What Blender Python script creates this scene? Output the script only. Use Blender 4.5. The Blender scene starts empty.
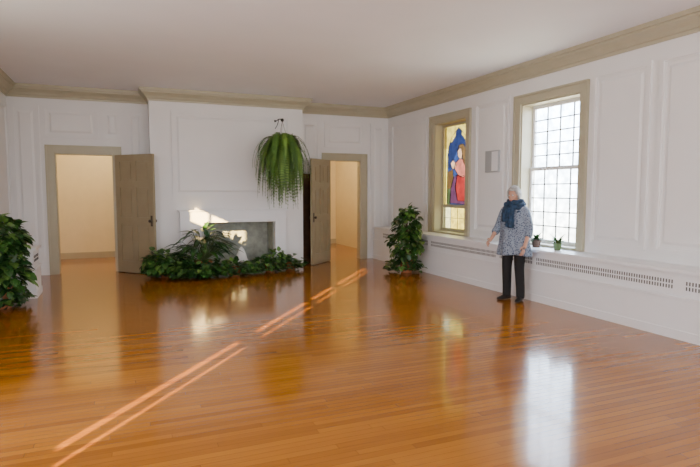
import bpy, bmesh, math, random
from mathutils import Vector, Matrix, noise
random.seed(7)
R=random.uniform
scene=bpy.context.scene
COL=scene.collection

# ------------------------------------------------------------ materials
def newmat(name):
    m=bpy.data.materials.new(name); m.use_nodes=True
    nt=m.node_tree
    return m,nt,nt.nodes['Principled BSDF']
def pmat(name,col,rough=0.5,metal=0.0,var=0.0,scale=5.0,bump=0.0,bscale=40.0,coat=0.0,spec=0.5):
    m,nt,b=newmat(name)
    b.inputs['Roughness'].default_value=rough
    b.inputs['Metallic'].default_value=metal
    b.inputs['Coat Weight'].default_value=coat
    b.inputs['Specular IOR Level'].default_value=spec
    tc=nt.nodes.new('ShaderNodeTexCoord')
    n=nt.nodes.new('ShaderNodeTexNoise'); n.inputs['Scale'].default_value=scale
    nt.links.new(tc.outputs['Object'],n.inputs['Vector'])
    r=nt.nodes.new('ShaderNodeValToRGB')
    r.color_ramp.elements[0].position=0.3; r.color_ramp.elements[1].position=0.7
    r.color_ramp.elements[0].color=tuple(max(0,c*(1-var)) for c in col)+(1,)
    r.color_ramp.elements[1].color=tuple(min(1,c*(1+var)) for c in col)+(1,)
    nt.links.new(n.outputs['Fac'],r.inputs['Fac'])
    nt.links.new(r.outputs['Color'],b.inputs['Base Color'])
    if bump>0:
        n2=nt.nodes.new('ShaderNodeTexNoise'); n2.inputs['Scale'].default_value=bscale
        nt.links.new(tc.outputs['Object'],n2.inputs['Vector'])
        bp=nt.nodes.new('ShaderNodeBump'); bp.inputs['Strength'].default_value=bump; bp.inputs['Distance'].default_value=0.01
        nt.links.new(n2.outputs['Fac'],bp.inputs['Height']); nt.links.new(bp.outputs['Normal'],b.inputs['Normal'])
    return m
WALL=pmat('white_wall_paint',(0.83,0.82,0.82),0.5,var=0.02,scale=1.5)
CEIL=pmat('ceiling_paint',(0.86,0.86,0.90),0.7,var=0.02,scale=1.0)
TRIM=pmat('taupe_trim_paint',(0.46,0.42,0.30),0.4,var=0.03)
DOORM=pmat('door_paint',(0.35,0.29,0.18),0.35,var=0.04)
HEAT=pmat('heater_paint',(0.84,0.84,0.86),0.35,var=0.01)
DARK=pmat('dark_slot',(0.12,0.12,0.12),0.7)
DWOOD=pmat('dark_wood',(0.10,0.045,0.02),0.4,var=0.3)
HALL=pmat('hall_cream_paint',(0.82,0.72,0.50),0.6,var=0.02)
STONE=pmat('hearth_stone',(0.34,0.36,0.32),0.6,var=0.2,scale=9)
ROCK=pmat('white_quartz',(0.8,0.8,0.78),0.5,var=0.08,bump=0.6,bscale=14)
METAL=pmat('dark_iron',(0.03,0.03,0.03),0.4,metal=0.6)
LEAD=pmat('window_lead_came',(0.16,0.16,0.15),0.6)
BRASS=pmat('knob_metal',(0.10,0.08,0.06),0.3,metal=0.8)
STEEL=pmat('brushed_plate',(0.42,0.43,0.44),0.35,metal=0.2)
TERRA=pmat('terracotta',(0.42,0.16,0.07),0.8,var=0.1)
SOIL=pmat('soil',(0.03,0.02,0.012),0.95,var=0.3)
LEAF=[pmat('leaf_deep',(0.015,0.055,0.012),0.35,var=0.35,scale=6),
      pmat('leaf_mid',(0.035,0.11,0.018),0.35,var=0.3,scale=6),
      pmat('leaf_light',(0.12,0.24,0.045),0.4,var=0.3,scale=6)]
FERNM=[pmat('fern_green',(0.08,0.19,0.022),0.5,var=0.3),pmat('fern_deep',(0.035,0.10,0.013),0.5,var=0.3),pmat('fern_bright',(0.16,0.30,0.04),0.5,var=0.3)]
STEM=pmat('stem',(0.07,0.11,0.03),0.6)
SKIN=pmat('skin',(0.55,0.30,0.21),0.5,var=0.05,scale=12)
LIPS=pmat('lips',(0.42,0.15,0.13),0.45)
HAIR=pmat('grey_hair',(0.42,0.41,0.40),0.6,var=0.3,scale=30,bump=0.6,bscale=60)
PANTS=pmat('black_trousers',(0.008,0.008,0.010),0.8,var=0.2)
SHOE=pmat('black_shoe',(0.01,0.01,0.01),0.4)
SCARF=pmat('blue_scarf',(0.016,0.042,0.09),0.85,var=0.5,scale=22,bump=0.6,bscale=30)
EYEW=pmat('eye_white',(0.8,0.8,0.8),0.2)
EYED=pmat('eye_iris',(0.03,0.03,0.035),0.2)

TUNIC,nt,b=newmat('patterned_tunic')
tc=nt.nodes.new('ShaderNodeTexCoord'); vo=nt.nodes.new('ShaderNodeTexVoronoi'); vo.inputs['Scale'].default_value=38
vo.feature='DISTANCE_TO_EDGE'
nt.links.new(tc.outputs['Object'],vo.inputs['Vector'])
rp=nt.nodes.new('ShaderNodeValToRGB'); rp.color_ramp.elements[0].position=0.08; rp.color_ramp.elements[1].position=0.22
rp.color_ramp.elements[0].color=(0.27,0.32,0.40,1); rp.color_ramp.elements[1].color=(0.055,0.08,0.14,1)
nt.links.new(vo.outputs['Distance'],rp.inputs['Fac']); nt.links.new(rp.outputs['Color'],b.inputs['Base Color']); b.inputs['Roughness'].default_value=0.85

FLOOR,nt,b=newmat('varnished_maple_strip_floor')
L=nt.links
def math_n(op,a=None,v=None,v2=None):
    n=nt.nodes.new('ShaderNodeMath'); n.operation=op
    if a is not None: L.new(a,n.inputs[0])
    if v is not None: n.inputs[1].default_value=v
    if v2 is not None: n.inputs[2].default_value=v2
    return n
tc=nt.nodes.new('ShaderNodeTexCoord'); sp=nt.nodes.new('ShaderNodeSeparateXYZ'); L.new(tc.outputs['Object'],sp.inputs[0])
row=math_n('FLOOR',math_n('DIVIDE',sp.outputs['Y'],0.06).outputs[0])
wn=nt.nodes.new('ShaderNodeTexWhiteNoise'); wn.noise_dimensions='1D'; L.new(row.outputs[0],wn.inputs['W'])
sh=math_n('MULTIPLY',wn.outputs['Value'],1.9)
ad=nt.nodes.new('ShaderNodeMath'); ad.operation='ADD'; L.new(sp.outputs['X'],ad.inputs[0]); L.new(sh.outputs[0],ad.inputs[1])
cb=nt.nodes.new('ShaderNodeCombineXYZ'); L.new(ad.outputs[0],cb.inputs['X']); L.new(sp.outputs['Y'],cb.inputs['Y'])
br=nt.nodes.new('ShaderNodeTexBrick'); br.offset=0.0
br.inputs['Scale'].default_value=1.0; br.inputs['Brick Width'].default_value=1.9; br.inputs['Row Height'].default_value=0.06
br.inputs['Mortar Size'].default_value=0.0013; br.inputs['Mortar Smooth'].default_value=0.3; br.inputs['Bias'].default_value=0.0
br.inputs['Color1'].default_value=(0.27,0.088,0.005,1); br.inputs['Color2'].default_value=(0.40,0.150,0.010,1); br.inputs['Mortar'].default_value=(0.15,0.046,0.003,1)
L.new(cb.outputs[0],br.inputs['Vector'])
mp=nt.nodes.new('ShaderNodeMapping'); mp.inputs['Scale'].default_value=(1.2,22,1)
L.new(tc.outputs['Object'],mp.inputs['Vector'])
gn=nt.nodes.new('ShaderNodeTexNoise'); gn.inputs['Scale'].default_value=3; gn.inputs['Detail'].default_value=5
L.new(mp.outputs['Vector'],gn.inputs['Vector'])
gr=nt.nodes.new('ShaderNodeValToRGB'); gr.color_ramp.elements[0].color=(0.78,0.76,0.74,1); gr.color_ramp.elements[1].color=(1.1,1.08,1.05,1)
L.new(gn.outputs['Fac'],gr.inputs['Fac'])
mx=nt.nodes.new('ShaderNodeMix'); mx.data_type='RGBA'; mx.blend_type='MULTIPLY'; mx.inputs[0].default_value=1
L.new(br.outputs['Color'],mx.inputs[6]); L.new(gr.outputs['Color'],mx.inputs[7]); L.new(mx.outputs[2],b.inputs['Base Color'])
b.inputs['Roughness'].default_value=0.16; b.inputs['Specular IOR Level'].default_value=0.45
b.inputs['Coat Weight'].default_value=0.25; b.inputs['Coat Roughness'].default_value=0.06
wn=nt.nodes.new('ShaderNodeTexNoise'); wn.inputs['Scale'].default_value=2.2
mp2=nt.nodes.new('ShaderNodeMapping'); mp2.inputs['Scale'].default_value=(1,5,1)
L.new(tc.outputs['Object'],mp2.inputs['Vector']); L.new(mp2.outputs['Vector'],wn.inputs['Vector'])
bp=nt.nodes.new('ShaderNodeBump'); bp.inputs['Strength'].default_value=0.045; bp.inputs['Distance'].default_value=0.01
L.new(wn.outputs['Fac'],bp.inputs['Height']); L.new(bp.outputs['Normal'],b.inputs['Normal']); L.new(bp.outputs['Normal'],b.inputs['Coat Normal'])

def glassmat(name,col):
    m=bpy.data.materials.new(name); m.use_nodes=True; nt=m.node_tree; nt.nodes.clear()
    o=nt.nodes.new('ShaderNodeOutputMaterial'); t=nt.nodes.new('ShaderNodeBsdfTransparent'); g=nt.nodes.new('ShaderNodeBsdfGlossy')
    g.inputs['Roughness'].default_value=0.1
    n=nt.nodes.new('ShaderNodeTexNoise'); n.inputs['Scale'].default_value=9; tc=nt.nodes.new('ShaderNodeTexCoord')
    nt.links.new(tc.outputs['Object'],n.inputs['Vector'])
    r=nt.nodes.new('ShaderNodeValToRGB'); r.color_ramp.elements[0].position=.3; r.color_ramp.elements[1].position=.7
    r.color_ramp.elements[0].color=tuple(c*0.7 for c in col)+(1,); r.color_ramp.elements[1].color=tuple(min(1,c*1.25) for c in col)+(1,)
    nt.links.new(n.outputs['Fac'],r.inputs['Fac']); nt.links.new(r.outputs['Color'],t.inputs['Color'])
    mix=nt.nodes.new('ShaderNodeMixShader'); mix.inputs[0].default_value=0.03
    nt.links.new(t.outputs[0],mix.inputs[1]); nt.links.new(g.outputs[0],mix.inputs[2]); nt.links.new(mix.outputs[0],o.inputs[0])
    return m
CLEAR=glassmat('clear_glass',(0.92,0.95,0.97))

# ------------------------------------------------------------ mesh builder
class B:
    def __init__(s): s.v=[];s.f=[];s.m=[];s.mats=[];s.T=Matrix.Identity(4)
    def mi(s,mat):
        if mat not in s.mats: s.mats.append(mat)
        return s.mats.index(mat)
    def add(s,vs,fs,mat):
        o=len(s.v); i=s.mi(mat)
        s.v+= [tuple(s.T@Vector(v)) for v in vs]
        s.f+= [tuple(o+k for k in f) for f in fs]; s.m+=[i]*len(fs)
    def box(s,x0,x1,y0,y1,z0,z1,mat):
        if x0>x1:x0,x1=x1,x0
        if y0>y1:y0,y1=y1,y0
        if z0>z1:z0,z1=z1,z0
        vs=[(x0,y0,z0),(x1,y0,z0),(x1,y1,z0),(x0,y1,z0),(x0,y0,z1),(x1,y0,z1),(x1,y1,z1),(x0,y1,z1)]
        s.add(vs,[(0,3,2,1),(4,5,6,7),(0,1,5,4),(1,2,6,5),(2,3,7,6),(3,0,4,7)],mat)
    def rings(s,rs,mat,cap=True):
        n=len(rs[0]); vs=[p for r in rs for p in r]; fs=[]
        for i in range(len(rs)-1):
            for j in range(n):
                k=(j+1)%n; fs.append((i*n+j,i*n+k,(i+1)*n+k,(i+1)*n+j))
        if cap:
            fs.append(tuple(reversed(range(n)))); fs.append(tuple((len(rs)-1)*n+j for j in range(n)))
        s.add(vs,fs,mat)
    def lathe(s,c,prof,mat,n=20,cap=True):
        s.rings([[(c[0]+r*math.cos(2*math.pi*j/n),c[1]+r*math.sin(2*math.pi*j/n),c[2]+z) for j in range(n)] for r,z in prof],mat,cap)
    def tube(s,pts,r,mat,n=6):
        pts=[Vector(p) for p in pts]; rs=[]
        for i,p in enumerate(pts):
            d=(pts[min(i+1,len(pts)-1)]-pts[max(i-1,0)]).normalized()
            a=d.orthogonal().normalized(); b2=d.cross(a)
            rr=r[i] if isinstance(r,(list,tuple)) else r
            rs.append([tuple(p+a*math.cos(2*math.pi*j/n)*rr+b2*math.sin(2*math.pi*j/n)*rr) for j in range(n)])
        s.rings(rs,mat)
    def ell(s,c,r,mat,n=14,m=10):
        rs=[]
        for i in range(m+1):
            a=-math.pi/2+math.pi*i/m; cr=max(math.cos(a),0.02)
            rs.append([(c[0]+r[0]*cr*math.cos(2*math.pi*j/n),c[1]+r[1]*cr*math.sin(2*math.pi*j/n),c[2]+r[2]*math.sin(a)) for j in range(n)])
        s.rings(rs,mat)
    def leaf(s,p,d,up,Ln,W,mat,droop=0.25):
        d=Vector(d).normalized(); up=Vector(up)
        side=d.cross(up)
        if side.length<1e-3: side=d.orthogonal()
        side.normalize(); nrm=side.cross(d).normalized(); p=Vector(p)
        def q(t,w): return tuple(p+d*(t*Ln)+side*(w*W)+nrm*(abs(w)*W*0.25-droop*Ln*t*t))
        vs=[q(0,0),q(.35,0),q(.72,0),q(1,0),q(.1,.32),q(.38,.5),q(.74,.3),q(.1,-.32),q(.38,-.5),q(.74,-.3)]
        s.add(vs,[(0,1,5,4),(1,2,6,5),(2,3,6),(0,7,8,1),(1,8,9,2),(2,9,3)],mat)
    def obj(s,name,parent=None,smooth=False,bevel=0,sub=0):
        me=bpy.data.meshes.new(name); me.from_pydata(s.v,[],s.f)
        for m in s.mats: me.materials.append(m)
        me.polygons.foreach_set('material_index',s.m)
        if smooth: me.polygons.foreach_set('use_smooth',[True]*len(s.f))
        me.update(); o=bpy.data.objects.new(name,me); COL.objects.link(o)
        if parent: o.parent=parent
        if bevel:
            md=o.modifiers.new('bev','BEVEL'); md.width=bevel; md.segments=2; md.limit_method='ANGLE'
        if sub:
            md=o.modifiers.new('sub','SUBSURF'); md.levels=sub; md.render_levels=sub
        return o
def empty(name,loc=(0,0,0),rot=0):
    o=bpy.data.objects.new(name,None); COL.objects.link(o); o.location=loc; o.rotation_euler=(0,0,rot); return o

# ------------------------------------------------------------ room constants
XL,XR,YB,YR,ZC=-1.9,5.73,11.42,-2.6,3.48
BX0,BX1,BY=0.47,3.48,10.92
TH=0.28

b=B(); b.box(-2.2,6.0,YR-.3,YB+4.2,-0.12,0.0,FLOOR); b.obj('floor')
b=B(); b.box(-2.2,6.05,YR-.3,YB+4.2,ZC,ZC+0.15,CEIL); b.obj('ceiling')

D1=(-1.18,-0.18); D2=(4.23,5.04); DH=2.27
b=B()
b.box(XL-TH,D1[0],YB,YB+.16,0,ZC,WALL); b.box(D1[0],D1[1],YB,YB+.16,DH,ZC,WALL)
b.box(D1[1],D2[0],YB,YB+.16,0,ZC,WALL); b.box(D2[0],D2[1],YB,YB+.16,DH,ZC,WALL)
b.box(D2[1],XR+TH,YB,YB+.16,0,ZC,WALL); b.obj('wall_back')
b=B(); b.box(XL-TH,XR+TH,YR-.25,YR,0,ZC,WALL); b.obj('wall_front')
def ywall(name,x0,x1,ya,yb,ops):
    b=B(); y=ya
    for (a,c,z0,z1) in sorted(ops):
        b.box(x0,x1,y,a,0,ZC,WALL)
        if z0>0: b.box(x0,x1,a,c,0,z0,WALL)
        b.box(x0,x1,a,c,z1,ZC,WALL); y=c
    b.box(x0,x1,y,yb,0,ZC,WALL); return b.obj(name)
W1=(8.26,9.36,0.745,2.90); W2=(5.62,6.81,0.745,2.90)
ywall('wall_right',XR,XR+TH,YR,YB,[W1,W2])
SZ0,SZ1=.55,3.1
ywall('wall_left',XL-.16,XL,YR,YB,[(.9,2.1,SZ0,SZ1),(5.5,7.0,SZ0,SZ1)])
def shutter_window(name,ya,yb,gaps,zlo,zhi,bars):
    b=B(); w=.12
    for s0,s1 in ((ya-w,ya),(yb,yb+w)): b.box(XL,XL+.025,s0,s1,SZ0-.12,SZ1+w,TRIM)
    b.box(XL,XL+.025,ya,yb,SZ1,SZ1+w,TRIM); b.box(XL,XL+.05,ya,yb,SZ0-.12,SZ0,TRIM)
    y=ya
    xs0,xs1=XL-.03,XL-.012
    for g0,g1 in gaps:
        b.box(xs0,xs1,y,g0,SZ0,SZ1,HEAT)
        b.box(xs0,xs1,g0,g1,SZ0,zlo,HEAT); b.box(xs0,xs1,g0,g1,zhi,SZ1,HEAT)
        for z0,z1 in bars: b.box(xs0,xs1,g0,g1,z0,z1,HEAT)
        y=g1
    b.box(xs0,xs1,y,yb,SZ0,SZ1,HEAT)
    b.obj(name)
shutter_window('window_3',.9,2.1,[(1.37,1.45),(1.59,1.72)],.70,3.0,[(1.40,1.52),(1.98,2.06),(2.35,2.44)])
shutter_window('window_4',5.5,7.0,[(5.85,6.28),(6.34,6.80)],2.44,2.74,[])

def slab(name,*a):
    b=B(); b.box(*a,HALL); return b.obj(name)
HY=14.0
slab('wall_hall_end',XL-.1,1.5,HY,HY+.1,0,ZC); slab('wall_hall_west',XL-.2,XL-.1,YB+.16,HY,0,ZC); slab('wall_hall_partition',1.5,1.6,YB+.16,HY,0,ZC)
slab('wall_study_end',2.9,XR+.15,15.2,15.3,0,ZC); slab('wall_study_partition',2.8,2.9,YB+.16,15.3,0,ZC); slab('wall_study_east',XR+.15,XR+.25,YB+.16,15.2,0,ZC)
b=B(); b.box(XL-.1,1.5,HY-.015,HY,0,.14,TRIM); b.obj('baseboard_hall')
b=B(); b.box(2.9,XR+.15,15.185,15.2,0,.14,TRIM); b.obj('baseboard_study')

# chimney breast with its stone-lined firebox
b=B()
OX0,OX1,OZ=1.42,2.84,0.95
b.box(BX0,OX0,BY,YB,0,ZC-.002,WALL); b.box(OX1,BX1,BY,YB,0,ZC-.002,WALL); b.box(OX0,OX1,BY,YB,OZ,ZC-.002,WALL)
b.box(OX0,OX1,YB-.04,YB-.002,0.001,OZ,STONE); b.box(OX0,OX0+.02,BY+.002,YB-.04,0.001,OZ,STONE); b.box(OX1-.02,OX1,BY+.002,YB-.04,0.001,OZ,STONE)
b.box(OX0+.02,OX1-.02,BY+.002,YB-.04,OZ-.02,OZ,STONE); b.box(OX0+.02,OX1-.02,BY-.43,YB-.04,0.001,.02,STONE)
b.obj('wall_chimney_breast')
b=B()
MX0,MX1,MZ=0.97,3.07,1.20
MY=BY-.13; ME=BY-.002
b.box(MX0,OX0,MY,ME,0.0,MZ-.03,HEAT); b.box(OX1,MX1,MY,ME,0.0,MZ-.03,HEAT); b.box(OX0,OX1,MY,ME,OZ,MZ-.03,HEAT)
b.box(MX0-.03,MX1+.03,MY-.03,ME,MZ-.03,MZ,HEAT)
b.box(OX0-.05,OX0,MY-.012,MY,0.0,OZ+.05,HEAT); b.box(OX1,OX1+.05,MY-.012,MY,0.0,OZ+.05,HEAT); b.box(OX0,OX1,MY-.012,MY,OZ,OZ+.05,HEAT)
b.obj('fireplace_mantel',bevel=.004)

path=[(XL,YR),(XL,YB),(BX0,YB),(BX0,BY),(BX1,BY),(BX1,YB),(XR,YB),(XR,YR)]
prof=[(0,3.26),(.02,3.26),(.025,3.295),(.045,3.305),(.06,3.34),(.095,3.375),(.135,3.40),(.14,3.425),(.165,3.43),(.17,3.479),(0,3.479)]
def sweep(name,path,prof,mat):
    n=len(path); vs=[];fs=[]
    def nr(a,c):
        d=Vector((c[0]-a[0],c[1]-a[1])).normalized(); return Vector((d.y,-d.x))
    for i in range(n):
        n1=nr(path[i-1],path[i]); n2=nr(path[i],path[(i+1)%n]); o=n1+n2
        for d,z in prof: vs.append((path[i][0]+o.x*d,path[i][1]+o.y*d,z))
    m=len(prof)
    for i in range(n):
        k=(i+1)%n
        for j in range(m):
            l=(j+1)%m; fs.append((i*m+j,k*m+j,k*m+l,i*m+l))
    b=B(); b.add(vs,fs,mat); return b.obj(name)
sweep('trim_1',path,prof,TRIM)

b=B()
for a,c in ((XL,-1.33),(-.04,BX0),(3.48,4.09),(5.19,XR)): b.box(a,c,YB-.02,YB,0,.2,WALL)
b.obj('baseboard_back')
b=B(); b.box(XL,XL+.02,9.55,YB-.02,0,.2,WALL); b.box(XL,XL+.02,YR,8.9,0,.2,WALL); b.obj('baseboard_left')

def casing(name,x0,x1):
    b=B(); w=.15
    for s0,s1 in ((x0-w,x0),(x1,x1+w)):
        b.box(s0,s1,YB-.022,YB,0,DH+w,TRIM)
        e=(s0,s0+.03) if s0<x0 else (s1-.03,s1)
        b.box(e[0],e[1],YB-.036,YB-.022,0,DH+w,TRIM)
    b.box(x0,x1,YB-.022,YB,DH,DH+w,TRIM); b.box(x0-w+.03,x1+w-.03,YB-.036,YB-.022,DH+w-.03,DH+w,TRIM)
    b.box(x0,x0+.02,YB,YB+.17,0,DH,TRIM); b.box(x1-.02,x1,YB,YB+.17,0,DH,TRIM); b.box(x0+.02,x1-.02,YB,YB+.17,DH-.02,DH,TRIM)
    b.obj(name,bevel=.003)
casing('trim_2',*D1); casing('trim_3',*D2)

def door(name,w,hinge,end):
    b=B(); h=2.24; t=.045
    st=.115; rails=[(0.0,.22),(.92,1.06),(1.62,1.74),(h-.13,h)]
    b.box(0,st,0,t,0,h,DOORM); b.box(w-st,w,0,t,0,h,DOORM); b.box(w/2-.05,w/2+.05,0,t,0,h,DOORM)
    for z0,z1 in rails:
        b.box(st,w/2-.05,0,t,z0,z1,DOORM); b.box(w/2+.05,w-st,0,t,z0,z1,DOORM)
    for i in range(3):
        z0,z1=rails[i][1],rails[i+1][0]
        for xa,xb in ((st,w/2-.05),(w/2+.05,w-st)):
            b.box(xa,xb,.016,t-.016,z0,z1,DOORM)
            b.box(xa+.04,xb-.04,.006,t-.006,z0+.04,z1-.04,DOORM)
    for sg in (-1,1):
        y=t/2+sg*(t/2+.03)
        b.ell((w-.06,y+sg*.02,1.0),(.03,.025,.03),BRASS,10,6)
        b.tube([(w-.06,t/2+sg*t/2,1.0),(w-.06,y+sg*.01,1.0)],.011,BRASS)
        b.box(w-.085,w-.035,t/2+sg*t/2,t/2+sg*(t/2+.004),.9,1.1,BRASS)
    o=b.obj(name,bevel=.003)
    d=Vector((end[0]-hinge[0],end[1]-hinge[1])); o.rotation_euler=(0,0,math.atan2(d.y,d.x)); o.location=(hinge[0],hinge[1],.012)
    return o
door('door_1',.97,(-.15,11.32),(.40,10.70))
door('door_2',.80,(4.21,11.31),(3.66,10.84))

def moulding(b,fn,a0,a1,z0,z1,s):
    for w,d,i in ((.045,.030,0),(.02,.014,.045)):
        A0,A1,Z0,Z1=a0+i,a1-i,z0+i,z1-i
        fn(A0,A1,Z0,Z0+w,d); fn(A0,A1,Z1-w,Z1,d); fn(A0,A0+w,Z0+w,Z1-w,d); fn(A1-w,A1,Z0+w,Z1-w,d)
def field(b,pt,a0,a1,z0,z1):
    m=.10; e=.035; d=.020
    if a1-a0<2*m+.12: m=.08
    o=[(a0+m,z0+m),(a1-m,z0+m),(a1-m,z1-m),(a0+m,z1-m)]; q=[(a0+m+e,z0+m+e),(a1-m-e,z0+m+e),(a1-m-e,z1-m-e),(a0+m+e,z1-m-e)]
    vs=[pt(u,v,.0005) for u,v in o]+[pt(u,v,d) for u,v in q]
    b.add(vs,[(4,5,6,7),(0,1,5,4),(1,2,6,5),(2,3,7,6),(3,0,4,7)],WALL)
def moulding_y(b,x0,x1,z0,z1,y,s=-1):
    moulding(b,lambda a,c,u,v,d: b.box(a,c,y,y+s*d,u,v,WALL),x0,x1,z0,z1,s); field(b,lambda u,v,d:(u,y+s*d,v),x0,x1,z0,z1)
def moulding_x(b,y0,y1,z0,z1,x,s=-1):
    moulding(b,lambda a,c,u,v,d: b.box(x,x+s*d,a,c,u,v,WALL),y0,y1,z0,z1,s); field(b,lambda u,v,d:(x+s*d,u,v),y0,y1,z0,z1)
b=B()
moulding_y(b,-1.84,-1.40,.35,3.12,YB); moulding_y(b,-1.34,-.42,2.55,3.12,YB); moulding_y(b,-.36,.0,2.55,3.12,YB); moulding_y(b,.05,.41,.35,3.12,YB)
moulding_y(b,3.58,4.02,.35,3.12,YB); moulding_y(b,4.15,5.12,2.55,3.12,YB); moulding_y(b,5.27,5.66,.35,3.12,YB)
b.obj('trim_4')
b=B(); moulding_y(b,.86,3.20,1.45,3.10,BY); b.obj('trim_5')
b=B()
moulding_x(b,9.62,11.2,.85,3.08,XR); moulding_x(b,7.08,7.98,.85,3.08,XR); moulding_x(b,4.56,5.40,.85,3.08,XR); moulding_x(b,3.0,4.44,.85,3.08,XR); moulding_x(b,1.3,2.88,.85,3.08,XR)
b.obj('trim_6')
b=B(); moulding_x(b,9.7,11.2,.85,3.08,XL,1); moulding_x(b,7.6,9.5,.85,3.08,XL,1); b.obj('trim_7')

# ------------------------------------------------------------ windows in right wall
def win_frame(b,y0,y1,z0,z1):
    w=.14
    b.box(XR-.025,XR,y0-w,y0,z0,z1+w,TRIM); b.box(XR-.025,XR,y1,y1+w,z0,z1+w,TRIM); b.box(XR-.025,XR,y0,y1,z1,z1+w,TRIM)
    b.box(XR-.045,XR-.025,y0-w,y0-w+.03,z0,z1+w,TRIM); b.box(XR-.045,XR-.025,y1+w-.03,y1+w,z0,z1+w,TRIM); b.box(XR-.045,XR-.025,y0-w+.03,y1+w-.03,z1+w-.03,z1+w,TRIM)
    b.box(XR,XR+.27,y0,y0+.025,z0,z1,TRIM); b.box(XR,XR+.27,y1-.025,y1,z0,z1,TRIM); b.box(XR,XR+.27,y0+.025,y1-.025,z1-.025,z1,TRIM)
    b.box(XR-.03,XR+.27,y0+.025,y1-.025,z0,z0+.03,TRIM)
GX=XR+.17
b=B(); y0,y1,z0,z1=W2
win_frame(b,y0,y1,z0,z1)
ya,yb,za,zb=y0+.025,y1-.025,z0+.03,z1-.025; zm=(za+zb)/2+.08
for (xa,s0,s1) in ((GX,za,zm+.025),(GX+.035,zm-.025,zb)):
    b.box(xa,xa+.035,ya,ya+.05,s0,s1,HEAT); b.box(xa,xa+.035,yb-.05,yb,s0,s1,HEAT)
    b.box(xa,xa+.035,ya+.05,yb-.05,s0,s0+.055,HEAT); b.box(xa,xa+.035,ya+.05,yb-.05,s1-.05,s1,HEAT)
    for i in range(1,4):
        y=ya+.05+(yb-ya-.1)*i/4; b.box(xa+.008,xa+.024,y-.008,y+.008,s0+.05,s1-.05,LEAD)
    nr=5
    for i in range(1,nr):
        z=s0+.05+(s1-s0-.1)*i/nr; b.box(xa+.008,xa+.024,ya+.05,yb-.05,z-.008,z+.008,LEAD)
    b.box(xa+.014,xa+.018,ya+.05,yb-.05,s0+.05,s1-.05,CLEAR)
b.obj('window_2')

GC={k:glassmat('glass_'+k,tuple(q*.17 for q in c)) for k,c in dict(night=(.015,.022,.060),blue=(.03,.05,.13),gold=(.55,.36,.06),yellow=(1.0,.74,.14),red=(.30,.025,.02),pink=(.48,.13,.08),purple=(.09,.03,.06),skin=(.60,.32,.17),brown=(.12,.06,.02),green=(.06,.08,.03),grey=(.16,.17,.13),white=(.95,.86,.45)).items()}
b=B(); y0,y1,z0,z1=W1
win_frame(b,y0,y1,z0,z1)
ya,yb,za,zb=y0+.025,y1-.025,z0+.03,z1-.025
rail=za+.5
b.box(GX,GX+.04,ya,ya+.06,za,zb,TRIM); b.box(GX,GX+.04,yb-.06,yb,za,zb,TRIM)
b.box(GX,GX+.04,ya+.06,yb-.06,za,za+.06,TRIM); b.box(GX,GX+.04,ya+.06,yb-.06,zb-.05,zb,TRIM); b.box(GX-.01,GX+.04,ya+.06,yb-.06,rail-.03,rail+.03,TRIM)
py0,py1=ya+.06,yb-.06
def sg(poly,mat,z_lo,z_hi):
    x=GX+.03
    pts=[(x,py1-(py1-py0)*s,z_lo+(z_hi-z_lo)*t) for s,t in poly]
    b.add(pts,[tuple(range(len(pts)))],mat)
    n=len(pts)
    for i in range(n): b.tube([pts[i],pts[(i+1)%n]],.005,METAL,4)
for i in range(4):
    for j in range(2):
        sg([(i/4,j/2),((i+1)/4,j/2),((i+1)/4,(j+1)/2),(i/4,(j+1)/2)],GC['yellow'] if (i in(1,2)) else GC['white'],za+.06,rail-.03)
lo,hi=rail+.03,zb-.05
def inside(p,poly):
    x,y=p; c=False; n=len(poly); j=n-1
    for i in range(n):
        if (poly[i][1]>y)!=(poly[j][1]>y) and x<(poly[j][0]-poly[i][0])*(y-poly[i][1])/(poly[j][1]-poly[i][1])+poly[i][0]: c=not c
        j=i
    return c
arch=[(.10,.0),(.10,.62),(.14,.74),(.24,.85),(.38,.92),(.50,.97),(.62,.92),(.76,.85),(.86,.74),(.94,.62),(.94,.0)]
shapes=[
 ('skin',[(.54,.58),(.48,.62),(.47,.67),(.53,.71),(.61,.70),(.64,.63),(.61,.57)]),
 ('brown',[(.47,.68),(.52,.75),(.66,.76),(.80,.68),(.84,.52),(.72,.50),(.65,.58),(.62,.70),(.53,.72)]),
 ('skin',[(.28,.46),(.22,.53),(.32,.57),(.42,.51),(.38,.45)]),
 ('pink',[(.40,.53),(.56,.58),(.70,.56),(.90,.50),(.88,.38),(.66,.34),(.50,.38),(.36,.46)]),
 ('red',[(.60,.35),(.86,.39),(.94,.30),(.94,.05),(.50,.05),(.40,.22),(.48,.38)]),
 ('purple',[(.20,.02),(.24,.20),(.34,.34),(.46,.38),(.42,.22),(.50,.05),(.94,.05),(.94,.0)]),
 ('brown',[(.11,.20),(.11,.42),(.30,.45),(.34,.35),(.24,.21)]),
 ('green',[(.11,.0),(.11,.20),(.24,.21),(.22,.0)]),
]
NS,NT=56,150
grid={}
for i in range(NS):
    for j in range(NT):
        c=((i+.5)/NS,(j+.5)/NT); k=None
        for nm,pl in shapes:
            if inside(c,pl): k=nm; break
        if k is None:
            if not inside(c,arch):
                k='gold' if c[1]>.72 else 'yellow'
            else:
                k='blue' if (c[1]+.12*math.sin(c[0]*9))<.58 else 'night'
                if c[1]>.80 and abs(c[0]-.5)>.10 and not inside((.5+(c[0]-.5)*1.15,c[1]+.04),arch): k='gold'
        grid[i,j]=k
x=GX+.03
for i in range(NS):
    j=0
    while j<NT:
        k=grid[i,j]; j2=j
        while j2<NT and grid[i,j2]==k: j2+=1
        ys=[py1-(py1-py0)*i/NS,py1-(py1-py0)*(i+1)/NS]; zs=[lo+(hi-lo)*j/NT,lo+(hi-lo)*j2/NT]
        b.add([(x,ys[0],zs[0]),(x,ys[1],zs[0]),(x,ys[1],zs[1]),(x,ys[0],zs[1])],[(0,1,2,3)],GC[k]); j=j2
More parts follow.
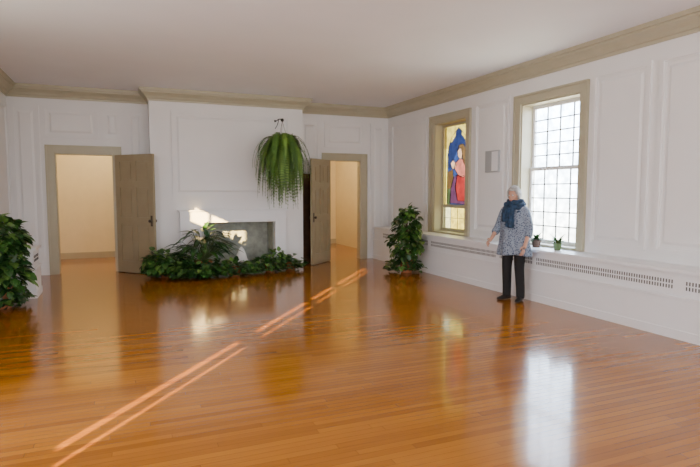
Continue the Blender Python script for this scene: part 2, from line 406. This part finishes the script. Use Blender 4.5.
def lead(poly):
    pts=[(x-.004,py1-(py1-py0)*s,lo+(hi-lo)*t) for s,t in poly]
    b.tube(pts+[pts[0]],.005,METAL,4)
for nm,pl in shapes: lead(pl)
lead(arch)
b.obj('window_1')

def heater(name,xw,xf,ya,yb,secs):
    s=1 if xf<xw else -1
    b=B(); xw=xw-s*.004
    b.box(xw,xf,ya,yb,.0,.44,HEAT)
    b.box(xw,xf+s*.02,ya,yb,.44,.70,HEAT)
    b.box(xw,xf-s*.015,ya,yb,.70,.74,HEAT)
    b.box(xf,xf-s*.015,ya,yb,.425,.455,HEAT)
    b.box(xf,xf-s*.012,ya,yb,.0,.10,HEAT)
    for (a,c) in secs:
        n=int((c-a)/.033)
        for i in range(n):
            y=a+(i+.5)*(c-a)/n
            b.box(xf+s*.02,xf+s*.0175,y-.008,y+.008,.525,.565,DARK)
            b.box(xf+s*.02,xf+s*.0175,y-.008,y+.008,.580,.620,DARK)
    return b.obj(name,bevel=.003)
heater('radiator_cover',XR,5.34,0.5,YB-.03,[(1.6,3.78),(3.91,5.99),(6.06,6.8),(6.89,8.84),(8.95,10.9)])
heater('radiator_cover',XL,-1.23,8.95,9.5,[(9.0,9.45)])

b=B(); b.box(XR-.05,XR-.001,7.28,7.64,1.88,2.24,STEEL); b.box(XR-.056,XR-.05,7.30,7.46,1.90,2.22,HEAT); b.obj('wall_speaker_box',bevel=.006)
b=B(); b.box(3.52,3.80,11.33,11.38,.0,1.95,DWOOD); b.box(3.55,3.77,11.31,11.33,.12,.9,DWOOD); b.box(3.55,3.77,11.31,11.33,1.0,1.85,DWOOD); b.obj('dark_brown_panel',bevel=.003)  # upright dark brown panel in the gap between breast and door leaf

# ------------------------------------------------------------ plants
def pot(b,c,r,h,mat=TERRA):
    b.lathe(c,[(r*.72,0),(r*.98,h*.85),(r*1.08,h*.85),(r*1.08,h),(r*.93,h),(r*.9,h*.9)],mat,20)
    b.lathe((c[0],c[1],c[2]+h*.88),[(r*.9,0),(r*.6,.015)],SOIL,16)
def bush(b,c,rad,n,L0=.09,L1=.15,mats=(0,0,1,1,2),hang=.3,xmin=-1e9,xmax=1e9,ymax=1e9):
    c=Vector(c)
    for i in range(n):
        while True:
            d=Vector((R(-1,1),R(-1,1),R(-1,1)))
            if .1<d.length<1: break
        d.normalize(); k=R(.55,1.0)*(1+.25*noise.noise(d*2.5+c))
        p=c+Vector((d.x*rad[0]*k,d.y*rad[1]*k,d.z*rad[2]*k))
        p.x=min(max(p.x,xmin),xmax); p.y=min(p.y,ymax)
        if p.z<.03: p.z=R(.03,.10)
        dr=Vector((d.x+R(-.5,.5),d.y+R(-.5,.5),d.z*.4-hang+R(-.4,.4)))
        if p.x<xmin+.12: dr.x=abs(dr.x)
        if p.x>xmax-.12: dr.x=-abs(dr.x)
        if p.y>ymax-.14: dr.y=-abs(dr.y)
        Ln=R(L0,L1)
        if p.z<.14: dr.z=abs(dr.z)*.4
        b.leaf(p,dr,(R(-.3,.3),R(-.3,.3),1),Ln,Ln*.85,LEAF[random.choice(mats)])
def vines(b,c,rad,z,n):
    for i in range(n):
        a=R(0,6.28); e=(c[0]+math.cos(a)*rad[0]*.8,c[1]+math.sin(a)*rad[1]*.8,max(.05,z-R(0,.5)))
        m=((c[0]+e[0])/2,(c[1]+e[1])/2,max(z,e[2])+.06)
        b.tube([(c[0],c[1],c[2]),m,e],.005,STEM,4)
b=B(); LP=(-1.56,8.38); pot(b,(LP[0],LP[1],0),.16,.32); vines(b,(LP[0],LP[1],.3),(.25,.35),1.0,18)
kw=dict(xmin=XL+.03)
bush(b,(LP[0],LP[1],.95),(.33,.46,.30),420,.10,.17,**kw); bush(b,(LP[0]+.0,LP[1],.50),(.33,.42,.36),400,.10,.17,**kw); bush(b,(LP[0]+.0,LP[1],.14),(.33,.42,.16),220,.09,.14,**kw)
b.obj('potted_pothos')
b=B()
for c in ((.66,10.32),(1.85,10.0),(2.6,10.30),(3.05,10.42)): pot(b,(c[0],c[1],0),.12,.16)
kw=dict(ymax=10.60)
bush(b,(.72,10.24,.20),(.50,.34,.26),440,.09,.15,**kw); bush(b,(1.15,9.90,.13),(.5,.34,.20),400,.09,.15,**kw)
bush(b,(1.75,10.0,.13),(.55,.30,.18),330,.08,.14,**kw); bush(b,(2.35,10.15,.12),(.5,.28,.16),300,.08,.13,**kw)
bush(b,(2.90,10.33,.12),(.42,.26,.18),300,.08,.13,**kw); bush(b,(2.72,10.38,.25),(.25,.2,.15),120,.08,.12,mats=(1,2,2),**kw)
bush(b,(.50,10.20,.30),(.22,.22,.22),130,.09,.14,**kw)
for i in range(10): b.tube([(1.0+i*.2,10.2,.14),(1.0+i*.2+R(-.2,.2),10.0,.2),(1.0+i*.22,9.75,.05)],.005,STEM,4)
b.obj('potted_ivy')
b=B(); pc=Vector((1.32,10.28,0)); pot(b,(1.32,10.28,0),.16,.28)
for i in range(110):
    a=R(0,6.28); el=R(.25,1.35); ln=R(.38,.80)
    d=Vector((math.cos(a)*math.cos(el),math.sin(a)*math.cos(el)*.6,math.sin(el)))
    s0=pc+Vector((0,0,.26)); s1=s0+d*ln*.75+Vector((0,0,.03)); s1.y=min(s1.y,10.50)
    b.tube([s0,s0+d*ln*.4+Vector((0,0,.03)),s1],.005,STEM,4)
    d2=Vector((d.x*1.3,min(d.y*1.3,.1),d.z*.25-R(.0,.4)))
    b.leaf(s1,d2,(0,0,1),R(.20,.30),R(.10,.14),LEAF[random.choice((0,0,0,1,1))],.35)
b.obj('potted_peace_lily')
b=B(); cx,cy=5.0,9.14; kw=dict(xmax=5.29); pot(b,(cx,cy,0),.14,.26); vines(b,(cx,cy,.25),(.2,.25),.9,16)
b.tube([(cx,cy,.2),(cx,cy,1.05)],.02,DWOOD,6)
bush(b,(cx+.02,cy,.92),(.25,.34,.26),220,.09,.15,**kw); bush(b,(cx,cy,.55),(.30,.40,.34),300,.09,.15,**kw); bush(b,(cx,cy,.13),(.30,.42,.15),160,.08,.13,**kw); bush(b,(cx+.04,cy,1.15),(.16,.20,.12),70,.08,.13,**kw); bush(b,(cx-.22,cy+.1,.10),(.16,.2,.12),60,.08,.13,**kw)
b.obj('potted_philodendron')
b=B(); fc=Vector((2.89,10.36,2.44))
b.lathe((fc.x,fc.y,fc.z-.12),[(.08,0),(.13,.16),(.14,.16),(.14,.18),(.12,.18)],DWOOD,16)
b.box(fc.x-.015,fc.x+.015,BY-.012,BY,2.80,3.02,METAL)
b.tube([(fc.x,BY-.01,2.98),(fc.x,BY-.3,3.0),(fc.x,fc.y,2.97)],.010,METAL,6)
b.tube([(fc.x,BY-.01,2.84),(fc.x,BY-.2,2.90),(fc.x,BY-.32,3.0)],.007,METAL,6)
b.ell((fc.x,fc.y,2.95),(.035,.035,.035),METAL,8,6)
for k in range(3):
    a=k*2.094; b.tube([(fc.x+.13*math.cos(a),fc.y+.13*math.sin(a),fc.z+.04),(fc.x,fc.y,2.93)],.003,METAL,4)
for i in range(250):
    a=R(0,6.283); reach=R(.12,.60)**1.0; up=R(.04,.28); drop=R(.5,1.36)*(1.2-.75*abs(reach-.25))
    ca,sa=math.cos(a),math.sin(a); sy=.85 if sa>0 else 1
    pts=[]
    N=30
    for k in range(N+1):
        t=k/N
        r=reach*(1-(1-t)**2.2)
        z=up*math.sin(min(1,t*2.6)*math.pi/2) - drop*max(0,t-.10)**1.45
        pts.append(fc+Vector((ca*r,min(sa*r*sy,.47),z+.05)))
    b.tube(pts[::5],.0025,STEM,3)
    mt=FERNM[random.choice((0,0,1,2))]
    for k in range(2,N+1):
        d=(pts[k]-pts[k-1]).normalized(); sd=d.cross(Vector((ca,sa,.2))).normalized()
        if sd.length<.1: sd=Vector((-sa,ca,0))
        ln=.052*math.sin(math.pi*min(1,.15+k/N*.85))+.012
        w=.011
        for s in (-1,1):
            p=pts[k]; q=p+sd*s*ln+d*.018+Vector((R(-.008,.008),R(-.008,.008),-.008))
            b.add([tuple(p-d*w),tuple((p+q)/2-d*w*.9),tuple(q),tuple((p+q)/2+d*w*.9),tuple(p+d*w)],[(0,1,2,3,4)],mt)
b.obj('hanging_fern')
b=B(); pot(b,(5.56,5.80,.742),.06,.10,pmat('green_glaze',(.10,.16,.06),.3))
for i in range(34):
    a=R(0,6.28); el=R(.3,1.4); d=Vector((math.cos(a)*math.cos(el),math.sin(a)*math.cos(el),math.sin(el)))
    b.leaf(Vector((5.56,5.80,.83)),d,(0,0,1),R(.10,.20),.04,LEAF[random.choice((1,1,2))],.3)
b.obj('potted_succulent')
b=B(); pot(b,(5.56,6.22,.742),.07,.11,DWOOD)
for i in range(40):
    a=R(0,6.28); el=R(.1,1.4); d=Vector((math.cos(a)*math.cos(el),math.sin(a)*math.cos(el),math.sin(el)))
    b.leaf(Vector((5.56,6.22,.84)),d,(0,0,1),R(.1,.16),.05,LEAF[random.choice((0,1))],.3)
b.obj('potted_houseplant')
b=B()
rs=[]
for i in range(9):
    t=i/8; z=.022+.44*t; rr=.15*(1-t)**.7+.012
    rs.append([(2.12+rr*1.1*math.cos(2*math.pi*j/12)*(1+.25*noise.noise(Vector((i*.6,j*.9,1)))),10.70+rr*.4*math.sin(2*math.pi*j/12)*(1+.25*noise.noise(Vector((i*.5,j*.8,5)))),z) for j in range(12)])
b.rings(rs,ROCK); b.obj('white_rock')

# ------------------------------------------------------------ woman
wm=empty('woman',(5.10,6.15,0),math.atan2(-.30,-.95))
def skin(name,verts,edges,radii,mat,root=0,sub=2):
    me=bpy.data.meshes.new(name); bm=bmesh.new(); lay=bm.verts.layers.skin.verify(); vs=[]
    for i,(v,r) in enumerate(zip(verts,radii)):
        q=bm.verts.new(v); q[lay].radius=(r if isinstance(r,tuple) else (r,r)); q[lay].use_root=(i==root); vs.append(q)
    for a,c in edges: bm.edges.new((vs[a],vs[c]))
    bm.to_mesh(me); bm.free(); me.materials.append(mat)
    o=bpy.data.objects.new(name,me); COL.objects.link(o); o.parent=wm
    m=o.modifiers.new('skin','SKIN'); m.use_smooth_shade=True
    m=o.modifiers.new('sub','SUBSURF'); m.levels=sub; m.render_levels=sub
    return o
LSH,LEL,LWR=Vector((0,.165,1.30)),Vector((-.03,.225,1.04)),Vector((.085,.235,.84))
RSH,REL,RWR=Vector((0,-.165,1.30)),Vector((.05,-.235,1.05)),Vector((.24,-.21,.90))
LPM=LWR+Vector((.035,.0,-.07)); RPM=RWR+Vector((.065,.005,-.045))
vs=[(0,0,.86),(0,0,1.0),(0,0,1.15),(0,0,1.29),(-.01,0,1.37),(.005,0,1.45),(.01,0,1.50),
    LSH,LEL,LWR,LPM, RSH,REL,RWR,RPM,
    (0,.085,.78),(.02,.10,.46),(-.01,.11,.08),(0,-.085,.78),(.02,-.10,.46),(-.01,-.11,.08)]
ed=[(0,1),(1,2),(2,3),(3,4),(4,5),(5,6),(3,7),(7,8),(8,9),(9,10),(3,11),(11,12),(12,13),(13,14),(0,15),(15,16),(16,17),(0,18),(18,19),(19,20)]
rd=[.085,.09,.105,.09,.05,.047,.05,.055,.04,.026,(.036,.022),.055,.04,.026,(.036,.022),.065,.05,.036,.065,.05,.036]
skin('body',vs,ed,rd,SKIN,0)
def hand(side,wr,pm):
    d=(pm-wr).normalized()
    out=Vector((0,1 if side=='left' else -1,0)); across=out.cross(d).normalized()
    if across.x<0: across=-across
    inn=-out
    base=pm+d*.008
    for i,(off,ln) in enumerate(((.026,.072),(.009,.080),(-.008,.074),(-.025,.058))):
        p0=base+across*off*.8; p1=base+across*off+d*.03
        p2=p1+(d+inn*.15).normalized()*ln*.45; p3=p2+(d*.85+inn*.5).normalized()*ln*.3; p4=p3+(d*.6+inn*.75).normalized()*ln*.25
        skin(f'{side}_finger_{i+1}',[p0,p1,p2,p3,p4],[(0,1),(1,2),(2,3),(3,4)],[.010,.0095,.0085,.0078,.0065],SKIN,0,1)
    t0=pm-d*.03+across*.015; t1=t0+(across*.75+d*.6).normalized()*.038; t2=t1+(across*.45+d*.85+inn*.3).normalized()*.032; t3=t2+(d+inn*.3).normalized()*.022
    skin(f'{side}_thumb',[t0,t1,t2,t3],[(0,1),(1,2),(2,3)],[.012,.011,.0095,.0075],SKIN,0,1)
hand('left',LWR,LPM); hand('right',RWR,RPM)
for side,sy in (('left',1),('right',-1)):
    b=B(); rs=[]
    for z,cx,cy,rx,ry in ((.045,-.012,.112,.060,.056),(.06,-.010,.112,.064,.058),(.20,-.012,.110,.064,.060),(.45,.015,.102,.070,.066),(.50,.018,.101,.074,.068),(.70,.005,.094,.090,.080),(.82,0,.088,.10,.084)):
        rs.append([(cx+rx*(1+.03*math.sin(3*a+z*18))*math.cos(a),sy*cy+ry*math.sin(a),z) for a in [2*math.pi*k/20 for k in range(20)]])
    b.rings(rs,PANTS); b.obj('trouser_leg_'+side,wm,True,0,1)
for nm,y,r in (('left',.115,.25),('right',-.115,-.25)):
    b=B(); b.T=Matrix.Translation((-.01,y,0))@Matrix.Rotation(r,4,'Z')
    secs=[(-.075,.020,.055),(-.06,.036,.085),(-.01,.038,.095),(.05,.040,.072),(.10,.046,.052),(.145,.042,.042),(.17,.022,.028)]
    rs=[]
    for x,w,h in secs:
        rs.append([(x,w*math.cos(a),.002+max(0,h*(.5+.5*math.sin(a)))) for a in [2*math.pi*k/14 for k in range(14)]])
    b.rings(rs,SHOE); b.obj(nm+'_shoe',wm,True,0,1)
b=B(); rs=[]; N=72
R_=[(1.405,.060,.066,-.005),(1.39,.075,.10,-.005),(1.36,.090,.150,-.005),(1.325,.102,.188,0),(1.27,.118,.200,.005),(1.18,.138,.203,.01),(1.11,.142,.203,.01),(1.05,.145,.205,.01),(.99,.150,.209,.005),(.93,.155,.215,.0),(.87,.164,.223,0),(.82,.172,.232,-.0),(.73,.187,.248,0),(.665,.195,.256,0),(.662,.185,.246,0)]
for z,rx,ry,cx in R_:
    f=max(0,(1.28-z)/.6); rr=[]
    for j in range(N):
        a=2*math.pi*j/N; w=1+.05*f*math.sin(7*a+z*3)+.035*f*math.sin(12*a+1.3+z*5)+.05*min(1,f*3)*noise.noise(Vector((math.cos(a)*2.2,math.sin(a)*2.2,z*7)))
        rr.append((cx+rx*w*math.cos(a),ry*w*math.sin(a),z+.012*f*math.sin(3*a)))
    rs.append(rr)
b.rings(list(reversed(rs)),TUNIC,False); o=b.obj('tunic',wm,True,0,1)
for nm,SH,EL,WR in (('left',LSH,LEL,LWR),('right',RSH,REL,RWR)):
    mid=EL.lerp(WR,.62)
    o=skin(nm+'_sleeve',[SH+Vector((0,-.05 if nm=='left' else .05,.005)),SH,SH.lerp(EL,.5),EL,EL.lerp(WR,.35),mid],[(0,1),(1,2),(2,3),(3,4),(4,5)],[.06,.073,.064,.058,.060,.064],TUNIC,0)
b=B()
def loop(cz,rx,ry,tr,tilt,ph):
    rs=[]
    for i in range(48):
        a=2*math.pi*i/48; cx=rx*math.cos(a)+.01; cy=ry*math.sin(a); z=cz-tilt*math.cos(a)
        rr=[]
        t=tr*(1+.22*math.sin(5*a+ph)+.12*math.sin(9*a))
        for j in range(18):
            q=2*math.pi*j/18; g_=1+.22*math.sin(4*q+3*a+ph)
            rr.append((cx+t*g_*math.cos(q)*math.cos(a),cy+t*g_*math.cos(q)*math.sin(a),z+1.15*t*g_*math.sin(q)))
        rs.append(rr)
    rs.append(rs[0]); b.rings(rs,SCARF,False)
loop(1.405,.075,.085,.036,.015,0); loop(1.36,.095,.115,.040,.04,1.5); loop(1.30,.105,.115,.036,.08,2.2)
def tail(y0,y1,ztop,zbot,w0,w1,ph):
    rs=[]
    for i in range(9):
        t=i/8; z=ztop+(zbot-ztop)*t; cy=y0+(y1-y0)*t; w=w0+(w1-w0)*t; cx=.125+.040*min(1,t*3)
        rr=[]
        for j in range(24):
            a=2*math.pi*j/24; u=math.cos(a); th=.016*math.sin(a)
            rr.append((cx+th+.012*math.sin(u*6+ph+t*2),cy+u*w,z+.008*math.sin(u*5+ph)*t))
        rs.append(rr)
    b.rings(rs,SCARF)
    for k in range(9):
        y=y1-w1+2*w1*(k+.5)/9; b.tube([(cx+.0,y,zbot+.01),(cx+.004,y+R(-.004,.004),zbot-.035)],.0025,SCARF,4)
tail(.03,.035,1.34,1.05,.055,.075,0); tail(-.05,-.055,1.34,1.13,.05,.065,2)
b.obj('scarf',wm,True,0,1)
hd=empty('head',(0.03,0,1.505)); hd.parent=wm; hd.rotation_euler=(0,math.radians(8),math.radians(0))
def g(x,s): return math.exp(-(x/s)**2)
def headpt(th,ph,grow=0):
    x=math.cos(ph)*math.cos(th); y=math.cos(ph)*math.sin(th); z=math.sin(ph)
    rx,ry,rz=.096,.074,.118
    jaw=max(0,-z)
    Y=ry*y*(1-.32*jaw**1.3); X=rx*x*(1-.10*jaw)+.012*jaw*(1 if x>0 else -1)*abs(x)-.006
    Z=rz*z
    if x>0:
        X*=1-.06*g(Z-.0,.07)
        X+=.026*g(Y,.013)*g(Z+.022,.020)*x+.012*g(Y,.010)*g(Z+.002,.022)
        X+=.006*g(Z-.028,.012)*g(Y,.045)
        X-=.009*(g(Y-.031,.014)+g(Y+.031,.014))*g(Z-.008,.012)
        X+=.006*g(Y,.020)*g(Z+.058,.009)
        X+=.008*g(Y,.018)*g(Z+.094,.015)
        X+=.005*(g(Y-.04,.018)+g(Y+.04,.018))*g(Z+.025,.02)
    n=Vector((x,y,z)); return Vector((X,Y,Z))+n*grow
b=B(); rs=[]
for i in range(41):
    ph=-math.pi/2*.995+math.pi*.995*i/40
    rs.append([tuple(headpt(2*math.pi*j/64,ph)) for j in range(64)])
b.rings(rs,SKIN)
for s in (-1,1):
    b.ell((.083,s*.031,.008),(.011,.013,.009),EYEW,12,8); b.ell((.0925,s*.031,.008),(.003,.0055,.0055),EYED,10,6)
    b.ell((.091,s*.032,.0275),(.006,.017,.003),HAIR,10,6)
    b.ell((-.002,s*.077,-.005),(.018,.008,.030),SKIN,10,8); b.ell((.004,s*.082,-.004),(.010,.005,.020),SKIN,8,6)
b.ell((.094,0,-.0545),(.006,.021,.0045),LIPS,12,6); b.ell((.093,0,-.062),(.006,.017,.005),LIPS,12,6)
o=b.obj('face',hd,True)
b=B(); vs=[];fs=[]
NI,NJ=36,64
for i in range(NI+1):
    for j in range(NJ):
        ph=-.75+(math.pi/2*.999+.75)*i/NI; th=2*math.pi*j/NJ
        gr=.017+.007*noise.noise(Vector((math.cos(th)*6,math.sin(th)*6,ph*3)))+.004*math.sin(th*26+ph*4)
        vs.append(tuple(headpt(th,ph,gr)))
for i in range(NI):
    for j in range(NJ):
        th=2*math.pi*(j+.5)/NJ; ph=-.75+(math.pi/2*.999+.75)*(i+.5)/NI
        thn=abs((th+math.pi)%(2*math.pi)-math.pi)
        lim= .62 if thn<.75 else (.62-(thn-.75)*1.5 if thn<1.5 else -.75)
        if ph>lim: fs.append((i*NJ+j,i*NJ+(j+1)%NJ,(i+1)*NJ+(j+1)%NJ,(i+1)*NJ+j))
b.add(vs,fs,HAIR); o=b.obj('hair',hd,True)
md=o.modifiers.new('sol','SOLIDIFY'); md.thickness=.016; md.offset=-1

# ------------------------------------------------------------ lights
def area(name,loc,rot,sx,sy,e,col,portal=False):
    l=bpy.data.lights.new(name,'AREA'); l.shape='RECTANGLE'; l.size=sx; l.size_y=sy; l.energy=e; l.color=col
    o=bpy.data.objects.new(name,l); COL.objects.link(o); o.location=loc; o.rotation_euler=rot
    if portal: l.cycles.is_portal=True
    return o
area('window_portal',(XR+.35,6.2,1.8),(0,math.pi/2,0),2.3,1.3,1,(1,1,1),True)
area('window_portal',(XR+.35,8.8,1.8),(0,math.pi/2,0),2.3,1.3,1,(1,1,1),True)
area('rear_fill_light',(0.6,YR+.06,1.8),(math.pi/2,0,0),1.3,2.1,135,(1,.98,.96))  # added fill lamp inside the solid rear wall, no window behind it
area('rear_fill_light',(3.6,YR+.06,1.8),(math.pi/2,0,0),1.3,2.1,135,(1,.98,.96))  # second added fill lamp on the same windowless wall
area('left_fill_light',(XL+.06,3.8,1.9),(0,-math.pi/2,0),2.0,1.2,100,(1,.98,.97))  # unseen fill lamp added against solid left wall, between the two openings
for nm,x,y,e in (('hall_lamp',-.4,12.8,60),('hall_lamp',4.4,13.2,70)):
    l=bpy.data.lights.new(nm,'POINT'); l.energy=e; l.color=(1,.74,.40); l.shadow_soft_size=.15
    o=bpy.data.objects.new(nm,l); COL.objects.link(o); o.location=(x,y,2.9)
s=bpy.data.lights.new('sun','SUN'); s.energy=55; s.angle=math.radians(.5); s.color=(1,.66,.24)
so=bpy.data.objects.new('sun',s); COL.objects.link(so)
e=math.radians(16); d=Vector((.61*math.cos(e),.79*math.cos(e),-math.sin(e)))
so.rotation_euler=d.to_track_quat('-Z','Y').to_euler(); so.location=(-8,-6,4)
w=bpy.data.worlds.new('World'); scene.world=w; w.use_nodes=True; nt=w.node_tree
bg=nt.nodes['Background']; bg.inputs['Strength'].default_value=30.0
tc=nt.nodes.new('ShaderNodeTexCoord'); sx=nt.nodes.new('ShaderNodeSeparateXYZ'); rp=nt.nodes.new('ShaderNodeValToRGB')
rp.color_ramp.elements[0].position=.44; rp.color_ramp.elements[0].color=(.52,.48,.37,1); rp.color_ramp.elements[1].position=.56; rp.color_ramp.elements[1].color=(.68,.82,1.0,1)
ma=nt.nodes.new('ShaderNodeMath'); ma.operation='MULTIPLY_ADD'; ma.inputs[1].default_value=.5; ma.inputs[2].default_value=.5
nt.links.new(tc.outputs['Generated'],sx.inputs[0]); nt.links.new(sx.outputs['Z'],ma.inputs[0]); nt.links.new(ma.outputs[0],rp.inputs['Fac']); nt.links.new(rp.outputs['Color'],bg.inputs['Color'])

# ------------------------------------------------------------ camera
c=bpy.data.cameras.new('camera'); c.sensor_width=36; c.lens=539/700*36; c.clip_start=.05
co=bpy.data.objects.new('camera',c); COL.objects.link(co); scene.camera=co
co.location=(0,0,1.55); co.rotation_euler=(math.pi/2-math.atan(41.5/539),0,-math.atan(225/539))
